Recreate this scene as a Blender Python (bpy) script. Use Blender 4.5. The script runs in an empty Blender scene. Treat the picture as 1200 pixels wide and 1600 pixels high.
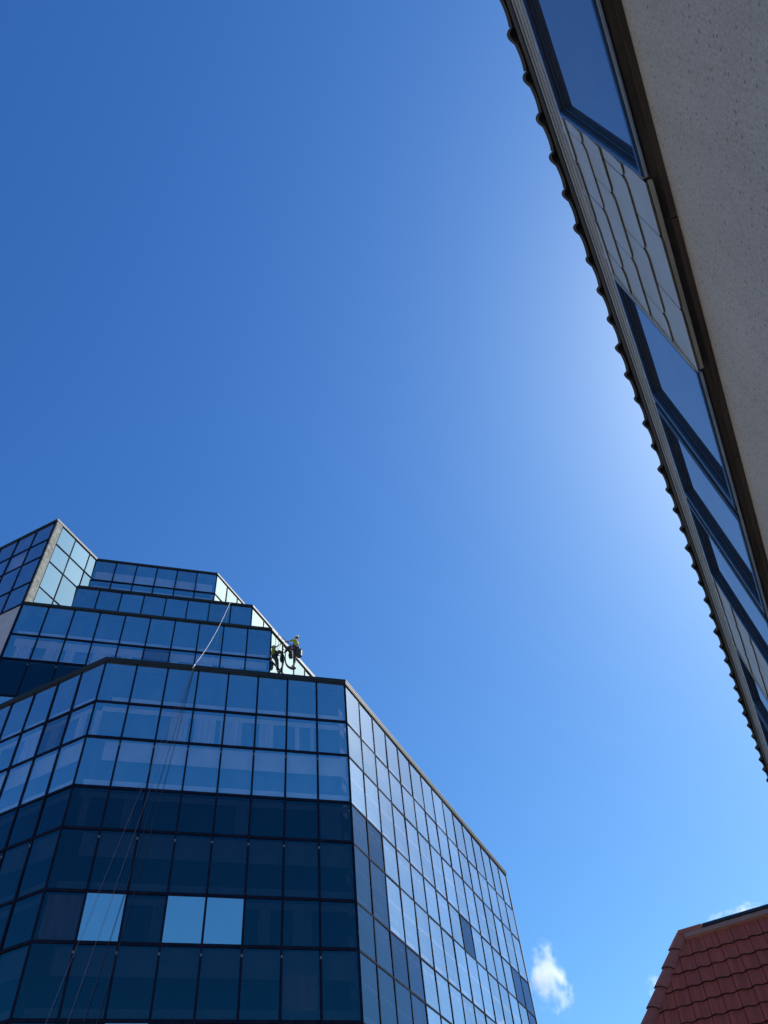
import bpy, bmesh, math, random
from mathutils import Vector, Matrix
random.seed(7)
R = math.radians
sc = bpy.context.scene
col = sc.collection

# ---------------------------------------------------------------- camera
GZ = -1.6                                   # street level; the camera is held 1.6 m above it
CAM = Matrix(((0.8900824629, 0.4028290661, 0.2132649825),
              (0.4485764776, -0.6912089318, -0.5665768759),
              (-0.0808229730, 0.5999657958, -0.7959325919)))
FPX = 1224.26
cd = bpy.data.cameras.new('camera'); cam = bpy.data.objects.new('camera', cd); col.objects.link(cam)
cam.matrix_world = CAM.to_4x4()
cd.sensor_fit = 'HORIZONTAL'; cd.sensor_width = 27.0; cd.lens = 27.0 * FPX / 1200.0
cd.clip_start = 0.05; cd.clip_end = 20000
sc.camera = cam

# ---------------------------------------------------------------- sky, sun, exposure
SUN = Vector((0.3970, 0.5598, 0.7273)).normalized()
EL = math.asin(SUN.z); AZ = math.atan2(SUN.x, SUN.y)
w = bpy.data.worlds.new('World'); sc.world = w; w.use_nodes = True
nt = w.node_tree; nt.nodes.clear()
sky = nt.nodes.new('ShaderNodeTexSky'); sky.sky_type = 'NISHITA'; sky.sun_disc = False
sky.sun_elevation = EL; sky.sun_rotation = AZ
sky.air_density = 1.0; sky.dust_density = 0.55; sky.ozone_density = 3.0
hs = nt.nodes.new('ShaderNodeHueSaturation'); hs.inputs['Saturation'].default_value = 1.12
bg = nt.nodes.new('ShaderNodeBackground'); bg.inputs['Strength'].default_value = 0.11
wo = nt.nodes.new('ShaderNodeOutputWorld')
nt.links.new(sky.outputs[0], hs.inputs['Color'])
# deep, clean air: blue kept, red and green pulled down with a slightly steeper response
sepc = nt.nodes.new('ShaderNodeSeparateColor'); comc = nt.nodes.new('ShaderNodeCombineColor')
nt.links.new(hs.outputs[0], sepc.inputs[0])
for k, (pw, gain) in enumerate(((1.38, 1.76), (1.21, 1.77), (0.95, 1.59))):
    a = nt.nodes.new('ShaderNodeMath'); a.operation = 'MULTIPLY'; a.inputs[1].default_value = 0.11
    b = nt.nodes.new('ShaderNodeMath'); b.operation = 'POWER'; b.inputs[1].default_value = pw
    c = nt.nodes.new('ShaderNodeMath'); c.operation = 'MULTIPLY'; c.inputs[1].default_value = gain / 1.516 / 0.11
    nt.links.new(sepc.outputs[k], a.inputs[0]); nt.links.new(a.outputs[0], b.inputs[0]); nt.links.new(b.outputs[0], c.inputs[0])
    nt.links.new(c.outputs[0], comc.inputs[k])
nt.links.new(comc.outputs[0], bg.inputs['Color'])
nt.links.new(bg.outputs[0], wo.inputs['Surface'])
sl = bpy.data.lights.new('sun', 'SUN'); sl.energy = 4.0; sl.angle = R(0.53); sl.color = (1.0, 0.96, 0.9)
so = bpy.data.objects.new('sun', sl); col.objects.link(so)
so.rotation_euler = SUN.to_track_quat('Z', 'Y').to_euler()
sc.view_settings.view_transform = 'Standard'; sc.view_settings.look = 'None'
sc.view_settings.gamma = 1.0; sc.view_settings.exposure = 0.6

# ---------------------------------------------------------------- materials
def new_mat(name):
    m = bpy.data.materials.new(name); m.use_nodes = True
    t = m.node_tree; t.nodes.clear()
    o = t.nodes.new('ShaderNodeOutputMaterial')
    return m, t, o
def N(t, kind, **kw):
    n = t.nodes.new(kind)
    for k, v in kw.items():
        if k in n.inputs: n.inputs[k].default_value = v
        else: setattr(n, k, v)
    return n
def rgb(c): return (c[0], c[1], c[2], 1.0)

def plain(name, c, rough=0.6, metal=0.0, var=0.25, scale=6.0, bump=0.0, spec=0.5, c2=None, detail=6.0, stretch=(1, 1, 1)):
    m, t, o = new_mat(name)
    p = N(t, 'ShaderNodeBsdfPrincipled', Roughness=rough, Metallic=metal)
    p.inputs['Specular IOR Level'].default_value = spec
    tc = N(t, 'ShaderNodeTexCoord'); mp = N(t, 'ShaderNodeMapping'); mp.inputs['Scale'].default_value = stretch
    t.links.new(tc.outputs['Object'], mp.inputs['Vector'])
    ns = N(t, 'ShaderNodeTexNoise', Scale=scale, Detail=detail, Roughness=0.6)
    t.links.new(mp.outputs[0], ns.inputs['Vector'])
    r = N(t, 'ShaderNodeValToRGB')
    a = c2 if c2 else tuple(x * (1 - var) for x in c)
    b = c if c2 else tuple(min(1, x * (1 + var)) for x in c)
    r.color_ramp.elements[0].position = 0.3; r.color_ramp.elements[1].position = 0.7
    r.color_ramp.elements[0].color = rgb(a); r.color_ramp.elements[1].color = rgb(b)
    t.links.new(ns.outputs['Fac'], r.inputs['Fac']); t.links.new(r.outputs['Color'], p.inputs['Base Color'])
    if bump:
        bp = N(t, 'ShaderNodeBump', Strength=bump, Distance=0.01)
        t.links.new(ns.outputs['Fac'], bp.inputs['Height']); t.links.new(bp.outputs['Normal'], p.inputs['Normal'])
    t.links.new(p.outputs[0], o.inputs['Surface'])
    return m

def glass(name, refl, graze, base, tint, rough=0.012, wave=0.0006, edge=0.5, dirt=0.0):
    """coated glazing: mirror film over a tinted, see-through pane"""
    m, t, o = new_mat(name)
    g = N(t, 'ShaderNodeBsdfGlossy', Roughness=rough)
    tr = N(t, 'ShaderNodeBsdfTransparent', Color=rgb(tint))
    geo = N(t, 'ShaderNodeNewGeometry')
    tc = N(t, 'ShaderNodeTexCoord')
    ns = N(t, 'ShaderNodeTexNoise', Scale=0.8, Detail=2.0)
    t.links.new(tc.outputs['Object'], ns.inputs['Vector'])
    bp = N(t, 'ShaderNodeBump', Strength=1.0, Distance=wave)
    t.links.new(ns.outputs['Fac'], bp.inputs['Height']); t.links.new(bp.outputs['Normal'], g.inputs['Normal'])
    # each pane comes from its own batch: small change of the coating
    rr = N(t, 'ShaderNodeMapRange'); rr.inputs['To Min'].default_value = 0.86; rr.inputs['To Max'].default_value = 1.08
    t.links.new(geo.outputs['Random Per Island'], rr.inputs['Value'])
    vm = N(t, 'ShaderNodeVectorMath', operation='SCALE')
    lw = N(t, 'ShaderNodeLayerWeight', Blend=0.5)
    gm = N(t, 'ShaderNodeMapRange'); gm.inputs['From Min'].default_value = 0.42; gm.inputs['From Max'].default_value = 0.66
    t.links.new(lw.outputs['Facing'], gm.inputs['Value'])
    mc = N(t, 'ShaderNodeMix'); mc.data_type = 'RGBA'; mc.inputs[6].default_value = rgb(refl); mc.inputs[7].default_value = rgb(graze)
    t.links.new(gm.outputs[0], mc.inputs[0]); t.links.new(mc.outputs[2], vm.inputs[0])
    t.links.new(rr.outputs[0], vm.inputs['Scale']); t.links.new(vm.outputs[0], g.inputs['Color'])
    pw = N(t, 'ShaderNodeMath', operation='POWER'); pw.inputs[1].default_value = 3.0
    t.links.new(lw.outputs['Facing'], pw.inputs[0])
    ma = N(t, 'ShaderNodeMath', operation='MULTIPLY_ADD'); ma.use_clamp = True
    ma.inputs[1].default_value = edge; ma.inputs[2].default_value = base
    t.links.new(pw.outputs[0], ma.inputs[0])
    mx = N(t, 'ShaderNodeMixShader')
    t.links.new(ma.outputs[0], mx.inputs['Fac']); t.links.new(tr.outputs[0], mx.inputs[1]); t.links.new(g.outputs[0], mx.inputs[2])
    last = mx
    if dirt:
        d = N(t, 'ShaderNodeBsdfDiffuse', Color=(0.55, 0.6, 0.65, 1))
        n2 = N(t, 'ShaderNodeTexNoise', Scale=2.2, Detail=8.0, Roughness=0.7)
        mp = N(t, 'ShaderNodeMapping'); mp.inputs['Scale'].default_value = (1, 1, 0.35)
        t.links.new(tc.outputs['Object'], mp.inputs['Vector']); t.links.new(mp.outputs[0], n2.inputs['Vector'])
        r2 = N(t, 'ShaderNodeMapRange'); r2.inputs['From Min'].default_value = 0.45; r2.inputs['From Max'].default_value = 0.8
        r2.inputs['To Max'].default_value = dirt; r2.inputs['To Min'].default_value = dirt * 0.15
        t.links.new(n2.outputs['Fac'], r2.inputs['Value'])
        m2 = N(t, 'ShaderNodeMixShader')
        t.links.new(r2.outputs[0], m2.inputs['Fac']); t.links.new(mx.outputs[0], m2.inputs[1]); t.links.new(d.outputs[0], m2.inputs[2])
        last = m2
    t.links.new(last.outputs[0], o.inputs['Surface'])
    return m

M = {}
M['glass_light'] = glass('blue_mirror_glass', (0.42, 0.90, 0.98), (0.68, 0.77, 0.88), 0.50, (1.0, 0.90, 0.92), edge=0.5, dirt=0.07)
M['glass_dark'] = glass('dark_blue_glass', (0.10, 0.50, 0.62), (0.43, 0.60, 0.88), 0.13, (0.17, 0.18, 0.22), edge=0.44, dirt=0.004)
M['glass_dim'] = glass('greyed_mirror_glass', (0.34, 0.62, 0.72), (0.5, 0.6, 0.75), 0.40, (0.45, 0.45, 0.5), edge=0.5, dirt=0.03)
M['glass_bright'] = glass('fresh_mirror_glass', (0.62, 0.80, 0.76), (0.66, 0.80, 0.76), 0.82, (0.5, 0.6, 0.7), rough=0.004, edge=0.1, dirt=0.04)
M['mullion'] = plain('dark_navy_mullion', (0.006, 0.008, 0.020), 0.75, 0.0, 0.4, 3.0, spec=0.06)
M['splice'] = plain('splice_plate', (0.10, 0.11, 0.12), 0.6, 0.2, 0.4, 20)
M['bracket'] = plain('bare_metal', (0.10, 0.11, 0.12), 0.6, 0.2, 0.4, 20)
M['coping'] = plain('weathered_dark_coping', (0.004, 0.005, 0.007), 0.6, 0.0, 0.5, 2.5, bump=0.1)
M['coping_sunlit'] = plain('sunlit_side_coping', (0.22, 0.22, 0.21), 0.6, 0.0, 0.3, 2.5, bump=0.1, spec=0.2)  # sunlight on the side copings put into a lighter colour
M['spandrel'] = plain('spandrel_board', (0.018, 0.030, 0.055), 0.8, 0, 0.2, 1.0)
M['pale_board'] = plain('pale_ceiling_board', (0.42, 0.42, 0.42), 0.9, 0, 0.12, 1.0)
M['curtain'] = plain('curtain_cloth', (0.36, 0.34, 0.35), 0.9, 0, 0.3, 9.0, stretch=(1, 1, 0.03))
M['brown_blind'] = plain('brown_blind', (0.85, 0.55, 0.42), 0.9, 0, 0.2, 5.0, stretch=(1, 1, 0.1))
M['stone'] = plain('weathered_stone_strip', (0.34, 0.34, 0.30), 0.9, 0, 0.0, 3.0, bump=0.5, c2=(0.10, 0.10, 0.085), detail=10)
M['clad'] = plain('grey_lilac_cladding', (0.30, 0.29, 0.33), 0.7, 0, 0.12, 0.7)
M['roofing'] = plain('flat_roof_felt', (0.10, 0.10, 0.10), 0.95, 0, 0.3, 1.0)
M['asphalt'] = plain('asphalt', (0.05, 0.05, 0.052), 0.9, 0, 0.3, 30, bump=0.4)
M['bounce_paving'] = plain('bounce_paving', (0.42, 0.40, 0.37), 0.9, 0, 0.2, 4, bump=0.2)
M['earth'] = plain('ground', (0.30, 0.28, 0.25), 0.95, 0, 0.3, 0.2)
M['paint'] = plain('road_paint', (0.75, 0.75, 0.72), 0.7, 0, 0.1, 12)

# ---------------------------------------------------------------- helpers
def tag(o, label=None, cat=None, group=None, kind=None):
    if label: o['label'] = label
    if cat: o['category'] = cat
    if group: o['group'] = group
    if kind: o['kind'] = kind
    return o
def empty(name, loc=(0, 0, 0), rz=0.0):
    o = bpy.data.objects.new(name, None); col.objects.link(o)
    o.location = loc; o.rotation_euler = (0, 0, rz); o.empty_display_size = 0.2
    return o
class MB:
    """collects polygons in world coordinates, links them as one mesh"""
    def __init__(s): s.v = []; s.f = []; s.m = []; s.sm = []
    def poly(s, pts, mi=0, smooth=False):
        b = len(s.v); s.v += [tuple(p) for p in pts]; s.f.append(tuple(range(b, b + len(pts)))); s.m.append(mi); s.sm.append(smooth)
    def hexa(s, P, mi=0):
        b = len(s.v); s.v += [tuple(p) for p in P]
        for q in ((3, 2, 1, 0), (4, 5, 6, 7), (0, 1, 5, 4), (1, 2, 6, 5), (2, 3, 7, 6), (3, 0, 4, 7)):
            s.f.append(tuple(b + i for i in q)); s.m.append(mi); s.sm.append(False)
    def box(s, x0, x1, y0, y1, z0, z1, mi=0):
        s.hexa([(x0, y0, z0), (x1, y0, z0), (x1, y1, z0), (x0, y1, z0), (x0, y0, z1), (x1, y0, z1), (x1, y1, z1), (x0, y1, z1)], mi)
    def fbox(s, O, U, Nn, u0, u1, n0, n1, z0, z1, mi=0):
        """box in facade space: U along, Nn outward, z up (absolute)"""
        P = []
        for z in (z0, z1):
            for a, b in ((u0, n0), (u1, n0), (u1, n1), (u0, n1)):
                p = O + U * a + Nn * b; P.append((p.x, p.y, z))
        s.hexa(P, mi)
    def tube(s, pts, r, seg=6, mi=0, r2=None, caps=True):
        pts = [Vector(p) for p in pts]; n = len(pts); b = len(s.v)
        for i, p in enumerate(pts):
            d = (pts[min(i + 1, n - 1)] - pts[max(i - 1, 0)]).normalized()
            a = d.cross(Vector((0.13, 0.31, 0.94)));
            if a.length < 1e-3: a = d.cross(Vector((1, 0, 0)))
            a.normalize(); c = d.cross(a)
            rr = r if r2 is None else r + (r2 - r) * i / (n - 1)
            for k in range(seg):
                t = 2 * math.pi * k / seg; s.v.append(tuple(p + a * math.cos(t) * rr + c * math.sin(t) * rr))
        for i in range(n - 1):
            for k in range(seg):
                s.f.append((b + i * seg + k, b + i * seg + (k + 1) % seg, b + (i + 1) * seg + (k + 1) % seg, b + (i + 1) * seg + k)); s.m.append(mi); s.sm.append(True)
        if caps:
            s.f.append(tuple(b + k for k in reversed(range(seg)))); s.m.append(mi); s.sm.append(False)
            s.f.append(tuple(b + (n - 1) * seg + k for k in range(seg))); s.m.append(mi); s.sm.append(False)
    def build(s, name, mats, parent=None, fix=True, bevel=0.0):
        me = bpy.data.meshes.new(name)
        off = parent.matrix_basis.inverted() if parent else Matrix()
        if parent and parent.parent: off = (parent.parent.matrix_basis @ parent.matrix_basis).inverted()
        me.from_pydata([off @ Vector(v) for v in s.v], [], s.f)
        mats = mats if isinstance(mats, (list, tuple)) else [mats]
        for m in mats: me.materials.append(m)
        for p, mi, sm in zip(me.polygons, s.m, s.sm): p.material_index = mi; p.use_smooth = sm
        if fix:
            bm = bmesh.new(); bm.from_mesh(me); bmesh.ops.recalc_face_normals(bm, faces=bm.faces); bm.to_mesh(me); bm.free()
        me.validate(); me.update()
        o = bpy.data.objects.new(name, me); col.objects.link(o)
        if parent: o.parent = parent
        if bevel:
            b = o.modifiers.new('bevel', 'BEVEL'); b.width = bevel; b.segments = 2; b.limit_method = 'ANGLE'
        return o

# ================================================================ THE SETTING
g = MB(); g.poly([(-3000, -3000, GZ), (3000, -3000, GZ), (3000, 3000, GZ), (-3000, 3000, GZ)])
g.build('ground', M['earth'], fix=False)['kind'] = 'structure'
g = MB(); g.box(-40.0, 1.21, -80, 20.4, GZ - 0.05, GZ + 0.06); g.build('bounce_pavement', M['bounce_paving'])['kind'] = 'structure'  # unseen; pale paving put in place of a road to bounce light upward

# ================================================================ GLASS TOWER
tower = empty('glass_office_tower', (-35, 35, GZ))
tag(tower, 'stepped office tower clad in blue mirror glass panes, rope worker on its upper side', 'office tower')
TH = math.atan2(28.59 - 20.86, -14.24 + 23.42)
UD = Vector((math.cos(TH), math.sin(TH), 0)); ND = Vector((math.sin(TH), -math.cos(TH), 0))
UX = Vector((1, 0, 0)); NX = Vector((0, -1, 0)); UY = Vector((0, 1, 0)); NY = Vector((1, 0, 0))

def to_px(p):
    c = CAM.transposed() @ Vector(p)
    if c.z > -0.1: return None
    return (600 + FPX * c.x / -c.z, 800 - FPX * c.y / -c.z)
panes = []            # (area, corners, material key)
mull_sets = []

def facade(name, O, U, Nn, ztop, rows, us, kind, proud=0.045, mw=0.085, hw=0.12, brackets=True, first=True, last=True):
    """one glazed face: panes collected for later, mullion grid built now. O on the glass line, us = mullion positions"""
    O = Vector(O); mb = MB()
    zs = [ztop]
    for r in rows: zs.append(zs[-1] - r)
    for i, uu in enumerate(us):
        if (i == 0 and not first) or (i == len(us) - 1 and not last): continue
        mb.fbox(O, U, Nn, uu - mw / 2, uu + mw / 2, -0.10, proud, zs[-1], zs[0])
    for j, z in enumerate(zs[1:-1]):
        for i in range(len(us) - 1):
            mb.fbox(O, U, Nn, us[i] + mw / 2, us[i + 1] - mw / 2, -0.10, proud - 0.008, z - hw / 2, z + hw / 2)
    if brackets:
        for j, z in enumerate(zs[1:-1]):
            if j % 2 == 1:
                for uu in us[1:-1]:
                    mb.fbox(O, U, Nn, uu - mw * 0.42, uu + mw * 0.42, proud + 0.001, proud + 0.015, z - 0.40, z - 0.30, 1)
    mb.build(name, [M['mullion'], M['splice']], tower)
    for j in range(len(rows)):
        for i in range(len(us) - 1):
            k = kind(i, j)
            if k is None: continue
            a = [us[i] + mw / 2 - 0.01, us[i + 1] - mw / 2 + 0.01]; b = [zs[j + 1] + hw / 2 - 0.01, zs[j] - hw / 2 + 0.01]
            if j == 0: b[1] = zs[0]
            t1 = random.uniform(-1, 1) * 0.006; t2 = random.uniform(-1, 1) * 0.008
            P = []
            for (uu, z, d) in ((a[0], b[0], -t1 - t2), (a[1], b[0], t1 - t2), (a[1], b[1], t1 + t2), (a[0], b[1], -t1 + t2)):
                q = O + U * uu + Nn * d; P.append(Vector((q.x, q.y, z)))
            px = [to_px(p) for p in P]; area = 0
            if all(px):
                cx = sum(p[0] for p in px) / 4; cy = sum(p[1] for p in px) / 4
                cen = sum(P, Vector()) / 4
                if -20 < cx < 1200 and cy < 1612 and (cen.dot(Nn) < 0 or (-cen).dot(Nn) > 0):
                    area = abs(sum(px[q][0] * px[(q + 1) % 4][1] - px[(q + 1) % 4][0] * px[q][1] for q in range(4))) / 2
            panes.append((area, P, k))

Z_A, Z_B, Z_C, Z_D = 27.50, 36.08, 40.67, 44.30
RA = [2.5, 1.97, 2.53, 1.92, 2.56, 1.89, 2.54, 1.93] + [2.5, 1.95] * 2
RA.append(Z_A - sum(RA) - GZ - 0.3)
xA, yL = -23.42, 20.86
A1 = Vector((-14.24, 28.59, 0)); A0 = Vector((xA, yL, 0)); LA = (A1 - A0).length
usA = [LA * k / 8 for k in range(9)]
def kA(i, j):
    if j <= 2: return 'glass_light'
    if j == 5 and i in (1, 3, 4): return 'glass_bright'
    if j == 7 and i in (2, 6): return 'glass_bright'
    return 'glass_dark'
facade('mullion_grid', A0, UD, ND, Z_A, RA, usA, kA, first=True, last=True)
usL = [-1.46 * k for k in range(12, -1, -1)]
def kL(i, j):
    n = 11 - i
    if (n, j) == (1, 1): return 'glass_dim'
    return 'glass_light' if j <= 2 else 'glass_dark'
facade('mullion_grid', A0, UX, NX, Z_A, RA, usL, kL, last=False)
usS = [1.56 * k for k in range(16)]
def kS(i, j):
    if j in (3, 4) and i < 2: return 'glass_dark'
    if j in (5, 6) and i < 4: return 'glass_dark'
    if j > 6 and i < 4 + (j - 7) * 1: return 'glass_dark'
    if (i, j) in ((8, 3), (13, 3), (14, 3), (14, 4), (13, 5)): return 'glass_dark'
    return 'glass_light'
facade('mullion_grid', A1, UY, NY, Z_A, RA, usS, kS, proud=0.028, mw=0.070, hw=0.085, brackets=False, first=False)

# upper terraces
B0 = Vector((-31.7, yL, 0)); B1 = B0 + UD * 15.0
usB = [1.5 * k for k in range(11)]
def kB(i, j):
    if j == 2: return 'glass_dark'
    if j == 1 and i == 5: return 'glass_dim'
    if j >= 3: return 'glass_bright' if i == 0 else 'glass_dark'
    return 'glass_light'
facade('mullion_grid', B0, UD, ND, Z_B, [2.5, 1.85, 2.58, 1.60], usB, kB)
facade('mullion_grid', B1, UY, NY, Z_B, [2.5, 1.85, 2.58, 1.60], [1.40 * k for k in range(11)], lambda i, j: 'glass_bright', proud=0.035, mw=0.075, brackets=False, first=False)
C0 = Vector((-31.7, 24.17, 0)); C1 = C0 + UD * 11.74
facade('mullion_grid', C0, UD, ND, Z_C, [2.55, 2.04], [11.74 / 8 * k for k in range(9)], lambda i, j: 'glass_light', first=False)
facade('mullion_grid', C1, UY, NY, Z_C, [2.55, 2.04], [1.50 * k for k in range(10)], lambda i, j: 'glass_bright', proud=0.035, mw=0.075, brackets=False, first=False)
D0 = Vector((-31.7, 24.97, 0)); D1 = D0 + UD * 8.53
facade('mullion_grid', D0, UD, ND, Z_D, [2.07, 1.56], [8.53 / 6 * k for k in range(7)], lambda i, j: 'glass_light', first=False)
facade('mullion_grid', D1, UY, NY, Z_D, [2.07, 1.56], [1.35 * k for k in range(10)], lambda i, j: 'glass_bright', proud=0.035, mw=0.075, brackets=False, first=False)
# tall corner block
E0 = Vector((-31.7, yL, 0))
RE = [1.9, 1.8, 2.45, Z_D - Z_B - 6.15 - 0.0]
facade('mullion_grid', E0, UX, NX, Z_D, RE, [-0.12 - 1.6 * k for k in range(8, -1, -1)], lambda i, j: 'glass_blind' if (i, j) == (6, 1) else 'glass_light')
facade('mullion_grid', E0, UY, NY, Z_D, RE, [0.55, 1.9, 3.4, 4.9, 6.4], lambda i, j: 'glass_bright', proud=0.04, mw=0.06, hw=0.09, brackets=False)

panes.sort(key=lambda p: -p[0])
M['glass_blind'] = M['glass_light']
for a, P, k in panes[:100]:
    mb = MB(); mb.poly(P); mb.build('window_pane', M[k], tower, fix=False)
mb = MB(); keys = ['glass_light', 'glass_dark', 'glass_bright', 'glass_dim']
for a, P, k in panes[100:]:
    mb.poly(P, keys.index('glass_light' if k == 'glass_blind' else k))
o = mb.build('window_panes', [M[k] for k in keys], tower, fix=False); o['kind'] = 'stuff'

# stone strip on the corner of the tall block, grey cladding on its left below the glass
mb = MB(); mb.fbox(E0, UY, NY, 0.03, 0.52, -0.1, 0.05, Z_B, Z_D - 0.02); mb.build('stone_strip', M['stone'], tower)
mb = MB()
for k in range(8):
    for z0, z1 in ((Z_A + 0.05, Z_A + 3.6), (Z_A + 3.615, Z_A + 6.3), (Z_A + 6.315, Z_B - 0.1)):
        mb.fbox(E0, UX, NX, -0.13 - 1.6 * (k + 1) + 0.008, -0.13 - 1.6 * k - 0.008, -0.08, 0.03, z0, z1)
mb.build('grey_cladding', M['clad'], tower)
mb = MB(); mb.fbox(E0, UX, NX, -0.11, 0.03, -0.05, 0.05, Z_A + 0.05, Z_B - 0.12); mb.build('corner_trim', M['mullion'], tower)

# inner core behind the glass, with the lighter ceiling edges and curtains seen through it
def inset(poly, d):
    n = len(poly); out = []
    for i in range(n):
        p0, p1, p2 = Vector(poly[i - 1]), Vector(poly[i]), Vector(poly[(i + 1) % n])
        a = (p1 - p0).normalized(); b = (p2 - p1).normalized()
        na = Vector((-a.y, a.x)); nb = Vector((-b.y, b.x))
        m = (na + nb) / (1 + na.dot(nb)); q = p1 + m * d; out.append((q.x, q.y))
    return out
def prism(mb, poly, z0, z1, mi=0):
    n = len(poly)
    mb.poly([(p[0], p[1], z1) for p in poly], mi); mb.poly([(p[0], p[1], z0) for p in reversed(poly)], mi)
    for i in range(n):
        a, b = poly[i], poly[(i + 1) % n]
        mb.poly([(a[0], a[1], z0), (b[0], b[1], z0), (b[0], b[1], z1), (a[0], a[1], z1)], mi)
PA = [(-50, yL), (xA, yL), (-14.24, 28.59), (-14.24, 52.0), (-50, 52.0)]
PB = [(-31.7, yL), (B1.x, B1.y), (B1.x, 44.5), (-31.7, 44.5)]
PC = [(-31.7, 24.17), (C1.x, C1.y), (C1.x, 45.2), (-31.7, 45.2)]
PD = [(-31.7, 24.97), (D1.x, D1.y), (D1.x, 42.6), (-31.7, 42.6)]
PE = [(-44.6, yL), (-31.7, yL), (-31.7, 45.2), (-44.6, 45.2)]
mb = MB()
for P, z0, z1 in ((PA, GZ, Z_A - 0.03), (PB, Z_A + 0.02, Z_B - 0.03), (PC, Z_B + 0.02, Z_C - 0.03), (PD, Z_C + 0.02, Z_D - 0.03), (PE, Z_A + 0.02, Z_D - 0.02)):
    prism(mb, inset(P, 0.55), z0, z1)
mb.build('inner_wall', M['spandrel'], tower)
mb = MB()
for P, z in ((PA, Z_A), (PB, Z_B), (PC, Z_C), (PD, Z_D), (PE, Z_D)):
    prism(mb, inset(P, 0.012), z - 0.02, z + 0.03)
mb.build('flat_roof', M['roofing'], tower)

def band(O, U, Nn, u0, u1, z0, z1, n=-0.13, t=0.03):
    mb = MB(); mb.fbox(Vector(O), U, Nn, u0, u1, n - t, n, z0, z1); mb.build('ceiling_edge', M['pale_board'], tower)
def drape(O, U, Nn, u0, u1, z0, z1, n=-0.20):
    k = max(2, int((u1 - u0) / 0.06)); prev = None
    O = Vector(O); cur = MB()
    for i in range(k + 1):
        u = u0 + (u1 - u0) * i / k; d = n + 0.025 * math.sin(i * 2.1)
        p = O + U * u + Nn * d
        if prev is not None: cur.poly([(prev.x, prev.y, z0), (p.x, p.y, z0), (p.x, p.y, z1), (prev.x, prev.y, z1)], 0, True)
        prev = p
    cur.build('curtain', M['curtain'], tower)
zA = [Z_A]
for r in RA: zA.append(zA[-1] - r)
for O, U, Nn, L0, L1, bc in ((A0, UD, ND, 0.35, LA - 0.1, 0.0), (A0, UX, NX, -17.0, -0.25, 0.0), (A1, UY, NY, 0.2, 23.2, 1.0)):
    for j, r in enumerate(RA):
        zt, zb = zA[j], zA[j + 1]
        if j % 2 == 0:
            band(O, U, Nn, L0 + (0.35 if j == 0 else 0), L1, zb + 0.08, zb + 0.42)
            if j >= 2 and bc == 0: band(O, U, Nn, L0 + 0.5, L1, zt - 1.05, zt - 0.06, -0.19)
            if j >= 2 and bc == 1: band(O, U, Nn, L0, L1, zt - 1.16, zt - 1.05, -0.03, 0.3)
        else:
            band(O, U, Nn, L0, L1, zt - 0.34, zt - 0.08, -0.24)
for j in (1, 3, 5):                       # curtains behind some panes of the front face
    zt, zb = zA[j] - 0.36, zA[j + 1] + 0.03
    for a, b in {1: ((0.12, 0.42), (2.35 * 1.5, 2.9 * 1.5), (4 * 1.5 - .15, 4.6 * 1.5), (5.15 * 1.5, 5.6 * 1.5), (6.3 * 1.5, 6.45 * 1.5), (6.8 * 1.5, 6.92 * 1.5), (3.1 * 1.5, 3.75 * 1.5)),
                 3: ((4.6 * 1.5, 5.0 * 1.5), (7.1 * 1.5, 7.7 * 1.5), (0.5, 0.8), (2.2, 2.6)),
                 5: ((2.7 * 1.5, 2.95 * 1.5), (5.4 * 1.5, 5.7 * 1.5), (6.3 * 1.5, 6.8 * 1.5))}[j]:
        drape(A0, UD, ND, a, b, zb, zt)
for a, b in ((-2.6, -2.1), (-4.2, -3.2), (-6.4, -5.6), (-1.0, -0.5)): drape(A0, UX, NX, a, b, zA[2] + 0.05, zA[1] - 0.36)
for b0 in (B0,):
    band(b0, UD, ND, 0.3, 14.8, Z_B - 2.42, Z_B - 2.08); band(b0, UD, ND, 0.3, 14.8, Z_B - 3.15, Z_B - 2.58, -0.24)
    for a, b in ((0.5, 1.3), (2.1, 2.9), (3.2, 3.7), (4.7, 5.7), (6.3, 6.9), (10.6, 11.6), (12.3, 13.2), (9.1, 9.6)): drape(b0, UD, ND, a, b, Z_B - 4.3, Z_B - 3.1)
    band(b0, UD, ND, 0.3, 14.8, Z_B - 4.30, Z_B - 3.95, -0.30)
band(D0, UD, ND, 0.2, 8.3, Z_D - 1.95, Z_D - 1.05); band(D0, UD, ND, 0.2, 8.3, Z_D - 3.0, Z_D - 2.5)
mb = MB()
mb.fbox(E0, UX, NX, -3.28, -1.76, -0.2, -0.15, Z_D - 3.7, Z_D - 1.9)
mb.build('blind', M['pale_board'], tower); mb = MB()
mb.fbox(B0, UD, ND, 0.1, 1.45, -0.2, -0.15, Z_B - 8.4, Z_B - 7.0)
mb.build('blind', M['pale_board'], tower)
mb = MB()
mb.fbox(A0, UD, ND, 0.15, 1.42, -0.2, -0.15, zA[6] + 0.1, zA[5] - 0.1)
mb.build('brown_blind', M['brown_blind'], tower); mb = MB()
mb.fbox(A0, UD, ND, 6 * 1.5 + 0.08, 7 * 1.5 - 0.08, -0.2, -0.15, zA[7] + 0.1, zA[6] - 0.9)
mb.build('brown_blind', M['brown_blind'], tower)

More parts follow.
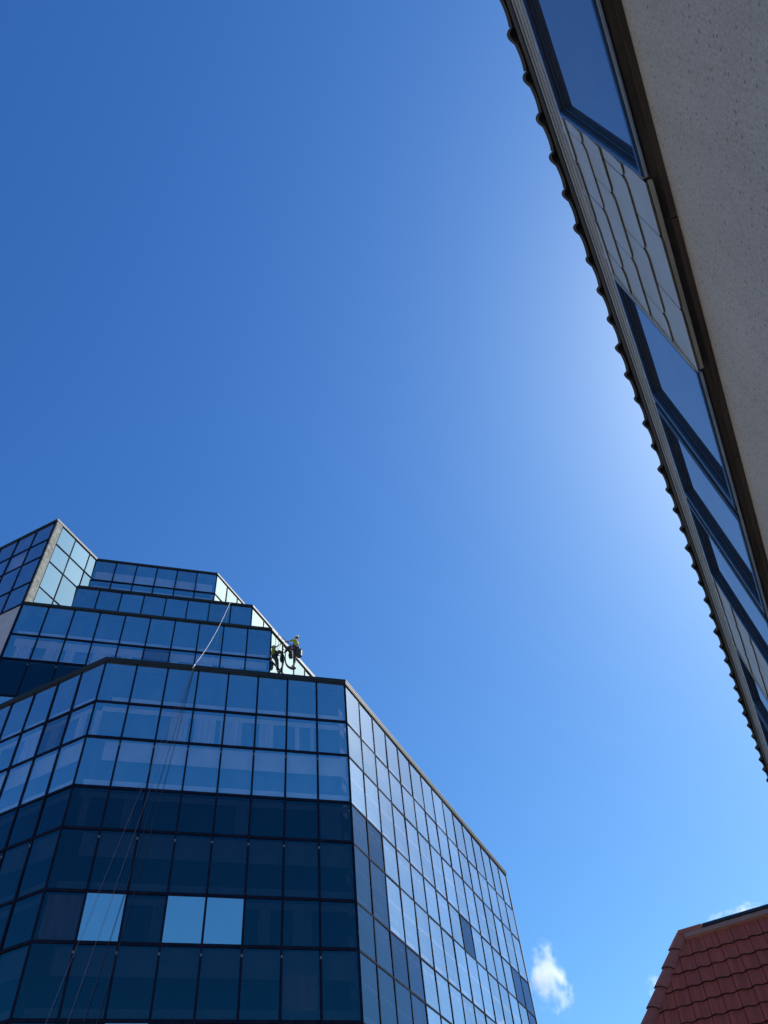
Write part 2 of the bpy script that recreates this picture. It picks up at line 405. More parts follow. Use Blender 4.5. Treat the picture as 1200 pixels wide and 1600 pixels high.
# parapet copings: a pressed metal cap with a drip line under it
def coping(pts, z, up=0.16, out=0.09, down=0.08, lip_only=False):
    """pts: corner points of the glass line walked so that the outside is on the right"""
    mb = MB(); P = [Vector(p) for p in pts]; n = len(P)
    def off(d):
        r = []
        for i in range(n):
            a = (P[i] - P[i - 1]).normalized() if i else (P[1] - P[0]).normalized()
            b = (P[i + 1] - P[i]).normalized() if i < n - 1 else a
            na = Vector((a.y, -a.x, 0)); nb = Vector((b.y, -b.x, 0))
            r.append(P[i] + (na + nb) / (1 + na.dot(nb)) * d)
        return r
    def ring(d0, d1, z0, z1, mi=0):
        o, q = off(d1), off(d0)
        for i in range(n - 1):
            mm = mi if abs(P[i + 1].x - P[i].x) < 1e-3 else 0  # only side runs take the painted sunlit colour
            mb.hexa([(q[i].x, q[i].y, z0), (q[i + 1].x, q[i + 1].y, z0), (o[i + 1].x, o[i + 1].y, z0), (o[i].x, o[i].y, z0),
                     (q[i].x, q[i].y, z1), (q[i + 1].x, q[i + 1].y, z1), (o[i + 1].x, o[i + 1].y, z1), (o[i].x, o[i].y, z1)], mm)
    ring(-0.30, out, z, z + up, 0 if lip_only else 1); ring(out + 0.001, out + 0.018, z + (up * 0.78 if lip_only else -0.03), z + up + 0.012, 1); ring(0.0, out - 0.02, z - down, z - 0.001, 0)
    mb.build('parapet_coping', [M['coping'], M['coping_sunlit']], tower)
coping([(-50, yL, 0), A0, A1, (-14.24, 52.0, 0)], Z_A, up=0.17, lip_only=True)
coping([B0, B1, (B1.x, 44.5, 0)], Z_B, up=0.13, out=0.07)
coping([C0, C1, (C1.x, 45.2, 0)], Z_C, up=0.12, out=0.07)
coping([D0, D1, (D1.x, 42.6, 0)], Z_D, up=0.10, out=0.06)
coping([(-44.6, yL, 0), E0, (-31.7, 45.2, 0)], Z_D, up=0.14, out=0.06)
mb = MB(); mb.fbox(E0, UX, NX, -13, 0.0, -0.05, 0.07, Z_B - 0.10, Z_B + 0.06); mb.build('string_course', M['mullion'], tower)
# far face so the tower is closed
mb = MB(); mb.box(-50, -14.24, 52.0, 52.2, GZ, Z_A); mb.box(-50.2, -50, yL, 52.2, GZ, Z_A); mb.box(-44.8, -44.6, yL, 45.2, Z_A, Z_D); mb.box(-44.8, B1.x, 45.2, 45.4, Z_A, Z_B)
mb.box(-44.8, C1.x, 45.41, 45.6, Z_B, Z_C); mb.box(-44.8, D1.x, 45.21, 45.39, Z_C, Z_D); mb.build('back_wall', M['clad'], tower)
# ================================================================ NEAR BUILDING ON THE RIGHT
M['stucco'] = None
def stucco_mat():
    m, t, o = new_mat('speckled_render')
    p = N(t, 'ShaderNodeBsdfPrincipled', Roughness=0.95); p.inputs['Specular IOR Level'].default_value = 0.2
    tc = N(t, 'ShaderNodeTexCoord')
    n1 = N(t, 'ShaderNodeTexNoise', Scale=75.0, Detail=4.0, Roughness=0.7)
    n2 = N(t, 'ShaderNodeTexNoise', Scale=1.3, Detail=6.0, Roughness=0.6)
    vo = N(t, 'ShaderNodeTexVoronoi', Scale=21.0); vo.feature = 'F1'
    v2 = N(t, 'ShaderNodeTexVoronoi', Scale=60.0)
    for n in (n1, n2): t.links.new(tc.outputs['Object'], n.inputs['Vector'])
    sv = N(t, 'ShaderNodeSeparateXYZ'); cv = N(t, 'ShaderNodeCombineXYZ'); t.links.new(tc.outputs['Object'], sv.inputs[0])
    t.links.new(sv.outputs['Y'], cv.inputs['X']); t.links.new(sv.outputs['Z'], cv.inputs['Y'])
    for n in (vo, v2): n.voronoi_dimensions = '2D'; t.links.new(cv.outputs[0], n.inputs['Vector'])
    r1 = N(t, 'ShaderNodeValToRGB'); e = r1.color_ramp.elements
    e[0].position = 0.32; e[0].color = (0.31, 0.255, 0.215, 1); e[1].position = 0.72; e[1].color = (0.50, 0.405, 0.345, 1)
    t.links.new(n1.outputs['Fac'], r1.inputs['Fac'])
    # dark aggregate specks: only some cells carry one
    sp = N(t, 'ShaderNodeMapRange'); sp.inputs['From Min'].default_value = 0.10; sp.inputs['From Max'].default_value = 0.22
    sp.inputs['To Min'].default_value = 1.0; sp.inputs['To Max'].default_value = 0.0
    t.links.new(vo.outputs['Distance'], sp.inputs['Value'])
    sx = N(t, 'ShaderNodeSeparateColor'); t.links.new(vo.outputs['Color'], sx.inputs[0])
    gt = N(t, 'ShaderNodeMath', operation='POWER'); gt.inputs[1].default_value = 2.5
    t.links.new(sx.outputs[0], gt.inputs[0])
    mu = N(t, 'ShaderNodeMath', operation='MULTIPLY'); t.links.new(sp.outputs[0], mu.inputs[0]); t.links.new(gt.outputs[0], mu.inputs[1])
    s3 = N(t, 'ShaderNodeMapRange'); s3.inputs['From Min'].default_value = 0.12; s3.inputs['From Max'].default_value = 0.3
    s3.inputs['To Min'].default_value = 0.28; s3.inputs['To Max'].default_value = 0.0
    t.links.new(v2.outputs['Distance'], s3.inputs['Value'])
    ad = N(t, 'ShaderNodeMath', operation='MAXIMUM'); t.links.new(mu.outputs[0], ad.inputs[0]); t.links.new(s3.outputs[0], ad.inputs[1])
    mix = N(t, 'ShaderNodeMix'); mix.data_type = 'RGBA'
    t.links.new(ad.outputs[0], mix.inputs[0]); t.links.new(r1.outputs[0], mix.inputs[6]); mix.inputs[7].default_value = (0.17, 0.14, 0.12, 1)
    r2 = N(t, 'ShaderNodeMapRange'); r2.inputs['From Min'].default_value = 0.3; r2.inputs['From Max'].default_value = 0.7
    r2.inputs['To Min'].default_value = 0.93; r2.inputs['To Max'].default_value = 1.06
    t.links.new(n2.outputs['Fac'], r2.inputs['Value'])
    vm = N(t, 'ShaderNodeVectorMath', operation='SCALE'); t.links.new(mix.outputs[2], vm.inputs[0]); t.links.new(r2.outputs[0], vm.inputs['Scale'])
    n4 = N(t, 'ShaderNodeTexNoise', Scale=1.0, Detail=5.0, Roughness=0.6); m4 = N(t, 'ShaderNodeMapping'); m4.inputs['Scale'].default_value = (1, 7.0, 0.5)
    t.links.new(tc.outputs['Object'], m4.inputs['Vector']); t.links.new(m4.outputs[0], n4.inputs['Vector'])
    r4 = N(t, 'ShaderNodeMapRange'); r4.inputs['From Min'].default_value = 0.5; r4.inputs['From Max'].default_value = 0.75
    r4.inputs['To Min'].default_value = 1.0; r4.inputs['To Max'].default_value = 0.92; t.links.new(n4.outputs['Fac'], r4.inputs['Value'])
    v4 = N(t, 'ShaderNodeVectorMath', operation='SCALE'); t.links.new(vm.outputs[0], v4.inputs[0]); t.links.new(r4.outputs[0], v4.inputs['Scale'])
    t.links.new(v4.outputs[0], p.inputs['Base Color'])
    bp = N(t, 'ShaderNodeBump', Strength=0.6, Distance=0.004); t.links.new(n1.outputs['Fac'], bp.inputs['Height'])
    t.links.new(bp.outputs[0], p.inputs['Normal']); t.links.new(p.outputs[0], o.inputs['Surface'])
    return m
M['stucco'] = stucco_mat()
M['soffit'] = plain('dark_brown_timber', (0.060, 0.044, 0.034), 0.85, 0, 0.35, 3.0, bump=0.3, stretch=(4, 0.6, 4), spec=0.2)
M['slate'] = plain('pale_grey_slate', (0.36, 0.36, 0.38), 0.6, 0, 0.0, 2.6, bump=0.04, c2=(0.32, 0.305, 0.29))
M['slate_edge'] = plain('stained_slate_edge', (0.10, 0.075, 0.055), 0.9, 0, 0.4, 14.0)
M['stain'] = plain('brown_backing', (0.07, 0.05, 0.035), 0.95, 0, 0.4, 8.0)
M['eave_gap'] = plain('black_eave_board', (0.016, 0.014, 0.013), 0.95, 0, 0.4, 5.0, spec=0.1)  # near-black, for the eave board and the strips between the fascia boards
M['fascia'] = plain('tan_painted_timber', (0.26, 0.235, 0.20), 0.7, 0, 0.25, 5.0, bump=0.1, stretch=(3, 0.5, 3))
M['frame'] = plain('navy_window_paint', (0.014, 0.042, 0.10), 0.4, 0, 0.15, 4.0)
M['frame_in'] = plain('dark_shaded_frame', (0.004, 0.006, 0.016), 0.6, 0, 0.2, 4.0)  # inner frame darker than the outer ring: recess shade put into the colour
M['dark_tile'] = plain('mossy_dark_roof_tile', (0.062, 0.056, 0.052), 0.85, 0, 0.0, 4.0, bump=0.3, c2=(0.034, 0.036, 0.034), spec=0.3)
M['sill'] = plain('sill_metal', (0.22, 0.24, 0.27), 0.5, 0, 0.2, 6.0)

house = empty('slate_clad_building', (5, 6, GZ))
tag(house, 'near building with speckled render wall, pale slate band, navy windows and dark tiled eave', 'building')
XW = 1.10; XS = 1.21; ZS = 4.42; ZH = 6.145; Y0, Y1 = -9.0, 17.0; XB = 9.0
mb = MB(); mb.box(XS, XB, Y0, Y1, GZ, ZS - 0.001); mb.build('render_wall', M['stucco'], house)
mb = MB()
mb.box(XW + 0.030, XS + 0.35, Y0, Y1, ZS + 0.006, ZS + 0.03)               # soffit board under the overhang
y = Y0
while y < Y1:                                                     # joints of the boards
    mb.box(XS - 0.035, XS - 0.002, y + 0.004, min(y + 1.85, Y1) - 0.004, ZS - 0.018, ZS - 0.001); y += 1.85
mb.build('soffit', M['soffit'], house)
mb = MB(); mb.box(XW + 0.18, XB, Y0, Y1, ZS + 0.031, ZH + 0.55); mb.build('upper_wall', M['stain'], house)

# fascia strips above the windows
mb = MB()
mb.box(XW - 0.004, XW + 0.18, Y0, Y1, ZH + 0.035, 6.295, 0)      # pale band
mb.box(XW - 0.010, XW + 0.18, Y0, Y1, 6.2952, 6.360, 1)
mb.box(XW + 0.004, XW + 0.18, Y0, Y1, 6.3602, 6.385, 2)
mb.box(XW - 0.014, XW + 0.18, Y0, Y1, 6.3852, 6.440, 1)
mb.box(XW + 0.000, XW + 0.18, Y0, Y1, 6.4402, 6.490, 2)
mb.box(XW - 0.018, XW + 0.18, Y0, Y1, 6.4902, 6.540, 1)
mb.box(XW - 0.010, XW + 0.18, Y0, Y1, 6.5402, 6.658, 3)
o = mb.build('fascia', [M['slate'], M['fascia'], M['eave_gap'], M['eave_gap']], house, bevel=0.003)
mb = MB()
y = Y0 + 0.3
while y < Y1:                                                      # nailed cover battens with gaps
    L = random.uniform(0.42, 0.62); mb.box(XW - 0.012, XW - 0.0045, y, y + L, 6.262, 6.290); y += L + random.uniform(0.03, 0.08)
mb.build('batten', M['fascia'], house)

# slate cladding
def slates(ya, yb):
    P = 0.435; W = 0.5; zr = [4.40 + P * k for k in range(5)]
    mb = MB()
    mb.box(XW + 0.012, XW + 0.178, ya, yb, ZS + 0.032, ZH + 0.034, 1)
    for k, zb in enumerate(zr):
        ph = 2.174 if k % 2 == 0 else 1.93
        n0 = int(math.floor((ya - ph) / W)) - 1
        for i in range(n0, n0 + int((yb - ya) / W) + 4):
            a, b = ph + i * W + 0.004, ph + (i + 1) * W - 0.004
            a0, b0 = max(a, ya), min(b, yb)
            if b0 - a0 < 0.02: continue
            zt = min(zb + P + 0.07, ZH + 0.03); tilt = random.uniform(-0.0012, 0.0012)
            jz = random.uniform(-0.005, 0.005)
            prof = []
            r = 0.06; rz = 0.075
            if k == 0: r = 0.03; rz = 0.02
            if zb + P * 0.5 > ZH: pass
            # bottom edge with rounded corners
            def bot(yv):
                dl, dr = yv - a, b - yv; d = min(dl, dr)
                return zb + jz + (rz * (1 - math.sqrt(max(0, 1 - (1 - d / r) ** 2))) if d < r else 0)
            ys = [a0] + [y for y in [a + r * q for q in (0.04, .12, .25, .45, .7, 1)] + [b - r * q for q in (1, .7, .45, .25, .12, 0.04)] if a0 < y < b0] + [b0]
            low = [(yv, bot(yv)) for yv in ys]
            if zt - zb < 0.03: continue
            def X(z, front): return XW - 0.010 + (z - zb) / (P + 0.07) * 0.016 + tilt + (0 if front else 0.011)
            fr = [(X(z, True), yv, z) for yv, z in low] + [(X(zt, True), b0, zt), (X(zt, True), a0, zt)]
            bk = [(X(z, False), yv, z) for yv, z in low] + [(X(zt, False), b0, zt), (X(zt, False), a0, zt)]
            mb.poly(fr, 0)
            n = len(fr)
            for q in range(n - 1): mb.poly([fr[q], fr[q + 1], bk[q + 1], bk[q]], 1)
    return mb.build('slate_cladding', [M['slate'], M['slate_edge']], house, fix=False)
for a, b in ((-9.0, -6.4), (-0.85, 0.50), (1.835, 3.15), (6.995, 8.29), (12.1, 17.0)): slates(a, b)
# trims where slates meet the windows
for y, d, wd in ((1.815, 0.004, 0.018), (6.975, 0.004, 0.018), (3.135, 0.016, 0.030), (8.275, 0.016, 0.030)):
    mb = MB(); mb.box(XW - d, XW + 0.17, y + 0.002, y + wd, ZS + 0.032, ZH + 0.03); mb.build('edge_trim', M['fascia'], house)
for a, b in ((-0.85, 0.50), (1.835, 3.13), (6.995, 8.27), (12.1, 17.0)):
    mb = MB(); mb.box(XW + 0.006, XW + 0.028, a, b, ZS - 0.028, ZS - 0.002); mb.build('edge_trim', M['fascia'], house)

def win_glass():
    m, t, o = new_mat('window_reflecting_glass')
    gl = N(t, 'ShaderNodeBsdfGlossy', Roughness=0.02, Color=(0.52, 0.49, 0.50, 1))
    df = N(t, 'ShaderNodeBsdfDiffuse', Color=(0.10, 0.11, 0.14, 1))
    tc = N(t, 'ShaderNodeTexCoord'); ns = N(t, 'ShaderNodeTexNoise', Scale=1.2, Detail=2.0, Roughness=0.5)
    t.links.new(tc.outputs['Object'], ns.inputs['Vector'])
    bp = N(t, 'ShaderNodeBump', Strength=0.5, Distance=0.0004); n3 = N(t, 'ShaderNodeTexNoise', Scale=1.5, Detail=1.0)
    t.links.new(tc.outputs['Object'], n3.inputs['Vector'])
    t.links.new(n3.outputs['Fac'], bp.inputs['Height']); t.links.new(bp.outputs[0], gl.inputs['Normal'])
    mr = N(t, 'ShaderNodeMapRange'); mr.inputs['To Min'].default_value = 0.80; mr.inputs['To Max'].default_value = 0.98
    t.links.new(ns.outputs['Fac'], mr.inputs['Value'])
    mx = N(t, 'ShaderNodeMixShader'); t.links.new(mr.outputs[0], mx.inputs['Fac']); t.links.new(df.outputs[0], mx.inputs[1]); t.links.new(gl.outputs[0], mx.inputs[2])
    t.links.new(mx.outputs[0], o.inputs['Surface']); return m
M['win'] = win_glass()

def ring(mb, y0, y1, z0, z1, w, x0, x1, mi=0, wb=None):
    wb = wb or w
    mb.box(x0, x1, y0, y1, z1 - w, z1, mi); mb.box(x0, x1, y0, y1, z0, z0 + wb, mi)
    mb.box(x0, x1, y0, y0 + w, z0 + wb, z1 - w, mi); mb.box(x0, x1, y1 - w, y1, z0 + wb, z1 - w, mi)
def window(y0, y1, proud=0.0):
    z0, z1 = ZS + 0.012, ZH + 0.03
    fr = MB()
    ring(fr, y0, y1, z0, z1, 0.030, XW - 0.012 - proud, XW + 0.008)
    ring(fr, y0, y1, z0, z1, 0.038, XW + 0.0081, XW + 0.0225, 1, 0.045)
    f = fr.build('window', [M['frame'], M['frame_in']], house, bevel=0.0015)
    s = MB(); ring(s, y0 + 0.002, y1 - 0.002, z0 + 0.002, z1 - 0.002, 0.044, XW + 0.0226, XW + 0.0305, 0, 0.05)
    s.build('sash', M['frame'], f, bevel=0.001)
    s = MB(); ring(s, y0 + 0.002, y1 - 0.002, z0 + 0.002, z1 - 0.002, 0.049, XW + 0.0306, XW + 0.040, 0, 0.055)
    s.build('sash_groove', M['frame_in'], f)
    p = MB(); X = XW + 0.036
    p.poly([(X, y0 + 0.045, z0 + 0.05), (X, y0 + 0.045, z1 - 0.045), (X, y1 - 0.045, z1 - 0.045), (X, y1 - 0.045, z0 + 0.05)])
    p.build('pane', M['win'], f, fix=False)
wins = [(-6.38, -5.10), (-4.94, -3.7), (-3.54, -2.2), (-2.05, -0.87), (0.52, 1.813), (3.168, 4.43), (4.58, 5.70), (5.84, 6.97), (8.31, 9.50), (9.65, 10.80), (10.94, 12.08)]
for a, b in wins: window(a, b)
# mullion posts between the grouped windows, ribbed
mp = [(4.43, 4.58), (5.70, 5.84), (9.50, 9.65), (10.80, 10.94)]
for a, b in mp:
    mb = MB(); z0, z1 = ZS + 0.012, ZH + 0.03; n = 3; wd = (b - a) / n
    for k in range(n): mb.box(XW - 0.010 + 0.012 * (k % 2), XW + 0.07, a + k * wd + 0.002, a + (k + 1) * wd - 0.002, z0, z1)
    mb.build('window_post', M['frame_in'], house, bevel=0.002)
mb = MB()
for a, b in ((-6.38, -0.87), (0.52, 1.813), (3.168, 6.97), (8.31, 12.08)):
    mb.box(XW + 0.004, XW + 0.016, a, b, ZS - 0.010, ZS + 0.0115)
mb.build('window_sill', M['sill'], house)

# tiled roof: steep pantiles, eave just over the fascia
def tile_roof():
    mb = MB(); P = 0.3245; cs = math.cos(R(42)); sn = math.sin(R(42)); E = Vector((1.066, 0, 6.775))
    up = Vector((cs, 0, sn)); nn = Vector((-sn, 0, cs))
    def prof(t):
        t = t % 1.0
        if t < 0.36: return 0.040 * math.sin(math.pi * min(1, t / 0.36) ** 0.8)
        return -0.010 * math.sin(math.pi * (t - 0.36) / 0.64)
    q = [0, .03, .07, .12, .18, .24, .29, .33, .36, .44, .55, .68, .8, .92]
    ncol = int((Y1 + 0.1 - Y0) / P)
    y_ref = 1.308 - 0.18 * P
    k0 = int(math.floor((Y0 - y_ref) / P))
    for row in range(9):
        s0, s1 = row * 0.33, row * 0.33 + 0.42
        lift0, lift1 = 0.028, 0.004
        for c in range(k0, k0 + ncol):
            j = random.uniform(-0.014, 0.012) if row == 0 else random.uniform(-0.004, 0.004); jl = random.uniform(-0.005, 0.007)
            yb = y_ref + c * P
            ts = q + [0.985]
            top0 = []; bot0 = []; top1 = []
            for t in ts:
                h = prof(t); yy = yb + t * P + random.uniform(-0.0008, 0.0008)
                a = E + up * (s0 + j) + nn * (h + lift0 + jl); a.y = yy
                b = E + up * (s1) + nn * (h + lift1); b.y = yy
                d = E + up * (s0 + j) + nn * (h + lift0 - 0.030 + jl); d.y = yy
                top0.append(a); top1.append(b); bot0.append(d)
            e = Vector((0, 0, 0))
            bot1 = [b - nn * 0.018 for b in top1]
            for i in range(len(ts) - 1):
                mb.poly([top0[i], top0[i + 1], top1[i + 1], top1[i]], 0, True)
                mb.poly([bot0[i + 1], bot0[i], bot1[i], bot1[i + 1]], 0, True)
                mb.poly([top0[i + 1], top0[i], bot0[i], bot0[i + 1]], 0)
            mb.poly([top0[0], top1[0], bot1[0], bot0[0]], 0); mb.poly([top0[-1], bot0[-1], bot1[-1], top1[-1]], 0)
    return mb.build('roof_tiles', M['dark_tile'], house, fix=False)
tile_roof()
mb = MB()   # tilting board and underside beneath the tiles, then the flat top
mb.hexa([(1.098, Y0, 6.66), (1.28, Y0, 6.66), (1.28, Y1, 6.66), (1.098, Y1, 6.66), (1.084, Y0, 6.765), (1.28, Y0, 6.84), (1.28, Y1, 6.84), (1.084, Y1, 6.765)])
mb.hexa([(1.281, Y0, 6.70), (XB, Y0, 6.70), (XB, Y1, 6.70), (1.281, Y1, 6.70), (1.281, Y0, 6.86), (3.2, Y0, 8.58), (3.2, Y1, 8.58), (1.281, Y1, 6.86)])
mb.box(3.2, XB, Y0, Y1, 6.80, 8.60)
mb.build('roof_deck', M['soffit'], house)

# ================================================================ TERRACOTTA ROOFED HOUSE DOWN THE STREET
def tile_mat():
    m, t, o = new_mat('terracotta_tile')
    p = N(t, 'ShaderNodeBsdfPrincipled', Roughness=0.8); p.inputs['Specular IOR Level'].default_value = 0.25
    geo = N(t, 'ShaderNodeNewGeometry'); tc = N(t, 'ShaderNodeTexCoord'); ns = N(t, 'ShaderNodeTexNoise', Scale=5.0, Detail=8.0, Roughness=0.7)
    t.links.new(tc.outputs['Object'], ns.inputs['Vector'])
    r = N(t, 'ShaderNodeValToRGB'); r.color_ramp.elements[0].color = (0.27, 0.046, 0.027, 1); r.color_ramp.elements[1].color = (0.46, 0.078, 0.042, 1)
    ad = N(t, 'ShaderNodeMath', operation='MULTIPLY_ADD'); ad.inputs[1].default_value = 0.5
    t.links.new(geo.outputs['Random Per Island'], ad.inputs[0])
    m2 = N(t, 'ShaderNodeMath', operation='MULTIPLY'); m2.inputs[1].default_value = 0.6; t.links.new(ns.outputs['Fac'], m2.inputs[0]); t.links.new(m2.outputs[0], ad.inputs[2])
    t.links.new(ad.outputs[0], r.inputs['Fac']); t.links.new(r.outputs[0], p.inputs['Base Color'])
    bp = N(t, 'ShaderNodeBump', Strength=0.3, Distance=0.01); t.links.new(ns.outputs['Fac'], bp.inputs['Height']); t.links.new(bp.outputs[0], p.inputs['Normal'])
    t.links.new(p.outputs[0], o.inputs['Surface']); return m
M['terra'] = tile_mat()
M['terra_gap'] = plain('shaded_tile_joint', (0.03, 0.012, 0.010), 0.95, 0, 0.3, 6.0)  # near-black: self-shadow of tile butts and joints put into the colour
M['terra_cap'] = plain('terracotta_cap', (0.34, 0.075, 0.042), 0.8, 0, 0.2, 6.0, bump=0.2)
M['flash'] = plain('brown_flashing', (0.33, 0.14, 0.095), 0.7, 0, 0.15, 5.0)
M['cream'] = plain('cream_wall', (0.5, 0.46, 0.38), 0.9, 0, 0.1, 1.0)
hh = empty('red_roofed_house', (3, 23, GZ))
tag(hh, 'house with steep hipped roof of dull red clay tiles', 'house')
S55 = R(55); dv = Vector((0, math.cos(S55), math.sin(S55))); nv = Vector((0, -math.sin(S55), math.cos(S55)))
O8 = Vector((0, 20, 7.94))
def rp(x, s, h=0.0): return O8 + Vector((x, 0, 0)) + dv * s + nv * h
SL = 5.2; XR = 6.0
def hipx(s): return -1.70 + 0.475 * s                     # s <= 0
mb = MB()
for row in range(11):
    s1 = -0.26 - row * 0.475; s0 = s1 - 0.475
    if row == 0: s1 = -0.23
    cx = -1.535 - 0.31 * 12
    while cx < XR:
        a, b = cx + 0.006, cx + 0.304; cx += 0.31
        hx = hipx(s0) + 0.10
        if b < hx + 0.02: continue
        a = max(a, hx)
        js = random.uniform(-0.008, 0.008); jh = random.uniform(-0.004, 0.004); tw = random.uniform(-0.006, 0.006)
        n = 6; up_, lo, back, = [], [], []
        for i in range(n + 1):
            x = a + (b - a) * i / n; t = (x - cx + 0.31) / 0.31
            h = 0.010 * math.sin(2 * math.pi * t) + tw * (t - .5); se = 0.008 * math.sin(2 * math.pi * t + 0.5)
            lo.append(rp(x, s0 - 0.02 + js + se, 0.050 + h + jh)); up_.append(rp(x, s1 + 0.05, 0.012 + h)); back.append(rp(x, s0 - 0.02 + js + se, 0.018 + h + jh))
        for i in range(n):
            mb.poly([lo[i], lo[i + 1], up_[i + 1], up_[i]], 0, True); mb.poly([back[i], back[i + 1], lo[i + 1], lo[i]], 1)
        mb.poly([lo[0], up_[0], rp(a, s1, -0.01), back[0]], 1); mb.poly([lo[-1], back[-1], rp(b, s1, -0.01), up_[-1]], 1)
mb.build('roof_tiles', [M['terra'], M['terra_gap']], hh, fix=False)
mb = MB()     # roof body, hip side, walls
e0 = rp(hipx(-SL), -SL, -0.02); t0 = rp(hipx(0), 0, -0.02)
e1 = rp(XR, -SL, -0.02); t1 = rp(XR, 0, -0.02)
yb_ = 27.0
mb.poly([e0, e1, t1, t0]); mb.poly([t0, t1, (XR, yb_, t1.z), (t0.x, yb_, t0.z)]); mb.poly([e0, t0, (t0.x, yb_, t0.z), (e0.x, yb_ + 3, e0.z)])
mb.poly([e1, (XR, yb_ + 3, e0.z), (XR, yb_, t1.z), t1]); mb.poly([(e0.x, yb_ + 3, e0.z), (t0.x, yb_, t0.z), (XR, yb_, t1.z), (XR, yb_ + 3, e0.z)])
mb.poly([e0, (e0.x, yb_ + 3, e0.z), (XR, yb_ + 3, e0.z), e1])
mb.build('roof_deck', M['terra_gap'], hh)
mb = MB(); mb.box(e0.x + 0.4, XR - 0.1, e0.y + 0.4, yb_ + 2.6, GZ, e0.z - 0.02); mb.build('wall', M['cream'], hh)
# hip caps: overlapping saddle tiles down the hip
mb = MB(); K = 12; ln = 0.60
hd = (rp(hipx(-1), -1) - rp(hipx(0), 0)).normalized(); side = hd.cross(nv).normalized()
if side.x > 0: side = -side
for k in range(K):
    base = rp(hipx(0) + 0.06, 0.05) + hd * (k * 0.575)
    A = []; B = []
    for i in range(9):
        t = math.pi * (i / 8.0); rr0, rr1 = 0.145, 0.170
        w0 = side * (math.cos(t)) ; w1 = nv * (math.sin(t) * 0.5)
        A.append(base + (w0 + w1) * rr0 + nv * 0.00); B.append(base + hd * ln + (w0 + w1) * rr1 + nv * 0.022)
    for i in range(8): mb.poly([A[i], A[i + 1], B[i + 1], B[i]], 0, True)
    mb.poly([B[i] for i in range(9)], 1); mb.poly([A[i] for i in reversed(range(9))], 0)
mb.build('hip_cap', [M['terra_cap'], M['terra_gap']], hh)
mb = MB()     # flashing board, end block and dark metal edge of the flat top
mb.hexa([rp(-1.60, -0.22, 0.0), rp(XR, -0.22, 0.0), rp(XR, -0.22, 0.085), rp(-1.60, -0.22, 0.085), rp(-1.60, -0.07, 0.0), rp(XR, -0.07, 0.0), rp(XR, -0.07, 0.085), rp(-1.60, -0.07, 0.085)])
mb.build('flashing_board', M['flash'], hh)
mb = MB(); mb.hexa([rp(-1.72, -0.066, 0.0), rp(-1.16, -0.066, 0.0), rp(-1.16, -0.066, 0.10), rp(-1.72, -0.066, 0.10), rp(-1.72, 0.075, 0.0), rp(-1.16, 0.075, 0.0), rp(-1.16, 0.075, 0.10), rp(-1.72, 0.075, 0.10)])
mb.build('ridge_block', M['terra_cap'], hh, bevel=0.01)
mb = MB(); mb.hexa([rp(-1.155, -0.066, 0.0), rp(XR, -0.066, 0.0), rp(XR, -0.066, 0.12), rp(-1.155, -0.066, 0.12), rp(-1.155, 0.03, 0.0), rp(XR, 0.03, 0.0), rp(XR, 0.03, 0.12), rp(-1.155, 0.03, 0.12)])
mb.build('metal_edge', M['coping'], hh, bevel=0.006)

# ================================================================ ROPES OVER THE TOWER FRONT
M['rope_white'] = plain('white_rope', (0.75, 0.72, 0.72), 0.9, 0, 0.15, 30)
M['rope_dark'] = plain('dark_rope', (0.03, 0.03, 0.045), 0.9, 0, 0.2, 30)
M['rope_pink'] = plain('pink_flecked_rope', (0.20, 0.14, 0.18), 0.9, 0, 0.3, 30)
def pt(O, u, z, n=0.12): q = Vector(O) + UD * u + ND * n; return Vector((q.x, q.y, z))
def sag(a, b, s, n=14): return [a.lerp(b, i / n) - Vector((0, 0, s * 4 * (i / n) * (1 - i / n))) for i in range(n + 1)]
pC = pt(C0, (Vector((-22.56, 28.51, 0)) - C0).dot(UD) * 1.0, Z_C + 0.16, 0.10)
# where the rope leaves the upper parapet, then the lower one
uC = (352 - 121) / (394 - 121) * 11.74 + 0.25
pC = pt(C0, uC, Z_C + 0.15, 0.10); pA = pt(A0, 4.26, Z_A + 0.20, 0.13)
mb = MB(); mb.tube(sag(pC, pA, 0.55), 0.011, 6); mb.tube([pA, pt(A0, 4.18, Z_A - 0.05, 0.14)], 0.025, 6)
o = mb.build('rope', M['rope_white']); tag(o, 'thick white rope slung from the upper terrace parapet down to the lower one', 'rope')
ends = [(1.17, 'rope_pink', 'pale rope hanging furthest left down the tower front'),
        (1.85, 'rope_pink', 'second rope from the left down the tower front, pinkish'),
        (2.35, 'rope_dark', 'third rope from the left down the tower front, dark'),
        (2.78, 'rope_dark', 'dark rope hanging furthest right down the tower front')]
for k, (ue, mk, lab) in enumerate(ends):
    a = pt(A0, 4.18 + 0.02 * k, Z_A - 0.05, 0.14 + 0.01 * k)
    bmid = pt(A0, (4.18 + ue) / 2 + 0.10 * (k - 1), Z_A - 8, 0.16)
    b = pt(A0, ue, Z_A - 15.99, 0.16); c = pt(A0, ue - 0.5, GZ + 0.03, 0.5)
    pts = []
    for i in range(13):
        t = i / 12; pts.append(a * (1 - t) ** 2 + bmid * 2 * t * (1 - t) + b * t * t)
    pts.append(c)
    mb = MB(); mb.tube(pts, 0.0055 if mk == 'rope_pink' else 0.009, 5); o = mb.build('rope', M[mk]); tag(o, lab, 'rope', 'ropes hanging down the tower front')
